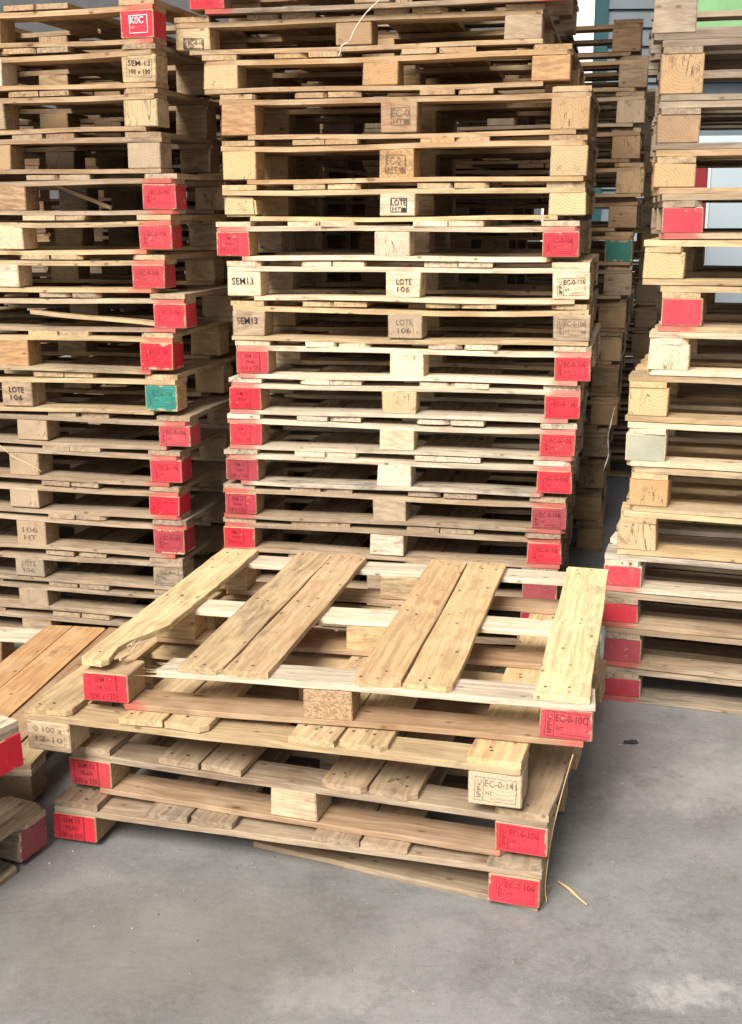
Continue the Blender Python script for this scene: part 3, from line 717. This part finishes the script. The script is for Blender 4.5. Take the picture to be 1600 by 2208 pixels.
# body: side profile extruded across, roof edges eased, bonnet sloping at the far end
prof = [(0, .42), (0, 1.95), (.06, 2.10), (3.5, 2.12), (4.1, 2.0), (4.65, 1.25), (5.3, 1.05), (5.42, .85), (5.42, .42)]
V = [(x, 0, z) for x, z in prof] + [(x, 1.9, z) for x, z in prof]; n = len(prof)
Fs = [tuple(range(n)), tuple(n + i for i in reversed(range(n)))] + [(i, n + i, n + (i + 1) % n, (i + 1) % n) for i in range(n)]
body = link('body', mesh_from('body', V, Fs, [m_van]), van)
bv = body.modifiers.new('eased', 'BEVEL'); bv.width = .05; bv.segments = 3; bv.limit_method = 'ANGLE'; bv.angle_limit = radians(25)
link('rear_corner_panel', boxmesh('rear_corner_panel', (-.02, -.018, .62, .215, .3, 1.93), m_vred), van)
tr = boxmesh('trim_strip', (.218, -.022, .62, .236, -.002, 1.93), m_trim); link('trim_strip', tr, van)
link('trim_strip', boxmesh('trim_strip', (.05, -.026, 1.55, .18, -.0185, 1.575), m_trim), van)
link('side_window', boxmesh('side_window', (3.35, -.012, 1.3, 4.35, .02, 1.9), m_glass), van)
link('bumper', boxmesh('bumper', (-.10, .05, .40, -.005, 1.85, .60), m_tyre), van)
tm, rm = cyl_mesh('tyre', .34, .22, m_tyre, 24), cyl_mesh('rim', .21, .235, m_rim, 16)
for wx_, wy_ in ((.95, .06), (4.45, .06), (.95, 1.84), (4.45, 1.84)):
    wh = link('wheel', tm, van, (wx_, wy_, .342)); link('rim', rm, wh)

# ------------------------------------------------------------------ loose bits
def tube(name, pts, r, mat, n=6, taper=False):
    V, Fs = [], []
    P = [Vector(p) for p in pts]
    for i, p in enumerate(P):
        t = (P[min(i + 1, len(P) - 1)] - P[max(i - 1, 0)]).normalized()
        a = t.orthogonal().normalized(); b = t.cross(a)
        rr = r * (1 - .6 * abs(2 * i / (len(P) - 1) - 1)) if taper else r
        V += [tuple(p + a * rr * cos(2 * pi * k / n) + b * rr * sin(2 * pi * k / n)) for k in range(n)]
    for i in range(len(P) - 1):
        for k in range(n): Fs.append((i * n + k, i * n + (k + 1) % n, (i + 1) * n + (k + 1) % n, (i + 1) * n + k))
    Fs.append(tuple(reversed(range(n)))); Fs.append(tuple((len(P) - 1) * n + k for k in range(n)))
    return mesh_from(name, V, Fs, [mat], None, True)
def smooth_pts(pts, k=4):
    P = [Vector(p) for p in pts]; out = []
    for i in range(len(P) - 1):
        p0, p1, p2, p3 = P[max(i - 1, 0)], P[i], P[i + 1], P[min(i + 2, len(P) - 1)]
        for s in range(k):
            t = s / k
            out.append(.5 * ((2 * p1) + (-p0 + p2) * t + (2 * p0 - 5 * p1 + 4 * p2 - p3) * t * t + (-p0 + 3 * p1 - 3 * p2 + p3) * t ** 3))
    out.append(P[-1]); return out
m_twine = make_plain('pale_twine', (.68, .60, .44), .9); m_straw = make_plain('dry_straw', (.55, .40, .20), .8); m_film = make_plain('torn_film', (.24, .225, .21), .5)
m_scrap = make_plain('black_scrap', (.02, .02, .022), .7); m_peb = make_plain('white_chip', (.42, .41, .38), .8)
yt = 3.93
tag(link('twine', tube('twine', smooth_pts([(.075, yt, 2.19), (.062, yt - .01, 2.165), (.034, yt - .02, 2.14), (-.007, yt - .015, 2.105), (-.042, yt - .01, 2.06), (-.060, yt - .005, 2.025), (-.084, yt, 2.012), (-.088, yt, 1.995), (-.094, yt - .003, 1.982)]), .0022, m_twine)), 'pale frayed twine hanging over the front of the central stack near its top', 'twine')
tag(link('straw', tube('straw', smooth_pts([(-1.33, 4.17, .738), (-1.245, 4.07, .705), (-1.17, 4.04, .675), (-1.135, 4.045, .650)]), .002, m_straw)), 'thin curved straw poking out of the left stack below the green corner', 'straw')
tag(link('wood_splinter', tube('wood_splinter', smooth_pts([(.427, 2.488, .008), (.448, 2.452, .010), (.462, 2.425, .007), (.48, 2.392, .005)]), .0042, m_straw, 6, True)), 'long straw-coloured splinter on the concrete by the front pile', 'splinter')
# snapped slat and split board of the left stack belong to their pallets, they stay nailed at one end
def child_at(parent, o, loc, rot):
    o.parent = parent; o.location = loc; o.rotation_euler = rot
P5 = [p for p in ALL if 'snapped slat' in p['label']][0]; P8 = [p for p in ALL if 'missing its middle block' in p['label']][0]
link('broken_slat', board_mesh(.27, .03, .012, M['wood'], rnd, .002), P5, (.19, -.40, .066), (0, radians(22), radians(8)), jcol(WOODS['drab'], .5), label='snapped grey slat hanging down')
link('broken_slat', board_mesh(.50, .045, .012, M['wood'], rnd, .004), P8, (.27, -.47, .036), (0, radians(4.5), radians(1)), jcol(WOODS['straw'], .2), label='split board end sticking up')
# splinters torn from the top pallet's front stringer
def shards(parent, spots):
    for (x, y, z, L, a, tl) in spots:
        q = rnd.uniform(.2, .6); V = [(0, -.006 * q, 0), (0, .006 * q, 0), (0, .005 * q, .007 * q), (0, -.005 * q, .007 * q), (L * .6, .001, .004 * q), (L, .003, .003)]
        Fs = [(0, 1, 2, 3), (0, 4, 1), (1, 4, 2), (2, 4, 3), (3, 4, 0), (4, 5, 1), (4, 5, 2)]
        link('splinter', mesh_from('splinter', V, Fs, [M['wood']]), parent, (x, y, z), (0, tl, a), (.62 + rnd.uniform(-.1, .1), .50, .33, 0))
SP = [(.585, -.49, .104, .07, 1.45, -.05), (.30, .41, .094, .05, .1, -.1), (.33, .43, .094, .06, .15, -.05)]
for k in range(13): SP.append((-.405 + rnd.uniform(-.012, .03), rnd.uniform(-.492, -.415), .090 + rnd.uniform(-.004, .006), rnd.uniform(.02, .075), pi + rnd.uniform(-.22, .22), rnd.uniform(-.08, .05)))
for k in range(12): SP.append((-.532 + rnd.uniform(-.012, .012), rnd.uniform(-.47, -.33), .103 + rnd.uniform(-.003, .006), rnd.uniform(.03, .08), 1.25 + rnd.uniform(-.25, .3), rnd.uniform(-.16, .02)))
shards(F1, SP)
# crumpled scrap and chips on the slab
bm = bmesh.new(); bmesh.ops.create_icosphere(bm, subdivisions=2, radius=.017)
for v in bm.verts:
    k = rnd.uniform(.35, 1.3); v.co = Vector((v.co.x * k * 1.2, v.co.y * k * .8, abs(v.co.z) * k * .45))
me = bpy.data.meshes.new('scrap'); bm.to_mesh(me); bm.free(); me.materials.append(m_scrap)
tag(link('plastic_scrap', me, None, (.759, 3.244, .001)), 'small crumpled black scrap on the concrete in front of the right stack', 'litter')
bm = bmesh.new()
for i in range(70):
    x, y = rnd.uniform(-.9, 1.5), rnd.uniform(1.95, 3.4)
    r = rnd.choice((.0009, .0012, .0014, .002, .003))
    mt = Matrix.Translation((x, y, r * .3)) @ Matrix.Rotation(rnd.uniform(0, 6), 4, 'Z') @ Matrix.Diagonal((rnd.uniform(.8, 1.8), 1, .6, 1))
    bmesh.ops.create_icosphere(bm, subdivisions=1, radius=r, matrix=mt)
me = bpy.data.meshes.new('grit'); bm.to_mesh(me); bm.free(); me.materials.append(m_peb)
link('grit', me, kind='stuff')
V, Fs = [], []
for k in range(34):
    x, y = (rnd.uniform(-.75, .6), rnd.uniform(2.15, 2.75)) if k % 3 else (rnd.uniform(.35, 1.3), rnd.uniform(2.3, 3.4))
    a = rnd.uniform(0, pi); L = rnd.uniform(.002, .008); wd = rnd.uniform(.0006, .0016); b = len(V)
    for (u, v, zz) in ((-L, -wd, .001), (L, -wd * .4, .0015), (L, wd * .4, .0015), (-L, wd, .001), (0, 0, .0035)): V.append((x + u * cos(a) - v * sin(a), y + u * sin(a) + v * cos(a), zz))
    Fs += [(b, b + 1, b + 4), (b + 1, b + 2, b + 4), (b + 2, b + 3, b + 4), (b + 3, b, b + 4), (b, b + 3, b + 2, b + 1)]
link('wood_chips', mesh_from('wood_chips', V, Fs, [make_plain('dusty_chip', (.34, .27, .18), .9)]), kind='stuff')
# shreds of stretch film on the stack behind the gap and on the right stack
def film(pts, wdt, label):
    V, Fs = [], []; P = smooth_pts(pts, 4)
    for i, p in enumerate(P):
        k = wdt * (.35 + .65 * abs(sin(i * 1.9 + p.x * 40))) ; tw = i * .7
        V += [(p.x - k * cos(tw), p.y - k * .5 * sin(tw), p.z), (p.x + k * cos(tw), p.y + k * .5 * sin(tw), p.z + .004)]
    for i in range(len(P) - 1): Fs.append((2 * i, 2 * i + 1, 2 * i + 3, 2 * i + 2))
    o = link('torn_film', mesh_from('torn_film', V, Fs, [m_film])); sm = o.modifiers.new('thick', 'SOLIDIFY'); sm.thickness = .0008
    tag(o, label, 'plastic film')
film([(.745, 3.62, .93), (.732, 3.60, .89), (.722, 3.59, .84), (.728, 3.60, .79), (.715, 3.60, .74)], .002, 'thin torn strip of grey film hanging off the left edge of the right stack')
cord = tube('cord', smooth_pts([(.441, 2.42, .357), (.432, 2.42, .321), (.416, 2.42, .248), (.402, 2.419, .174), (.394, 2.418, .106), (.389, 2.416, .035), (.392, 2.405, .004)]), .0013, m_straw)
tag(link('cord', cord), 'thin straw-coloured cord hanging down the right side of the front pile', 'cord')
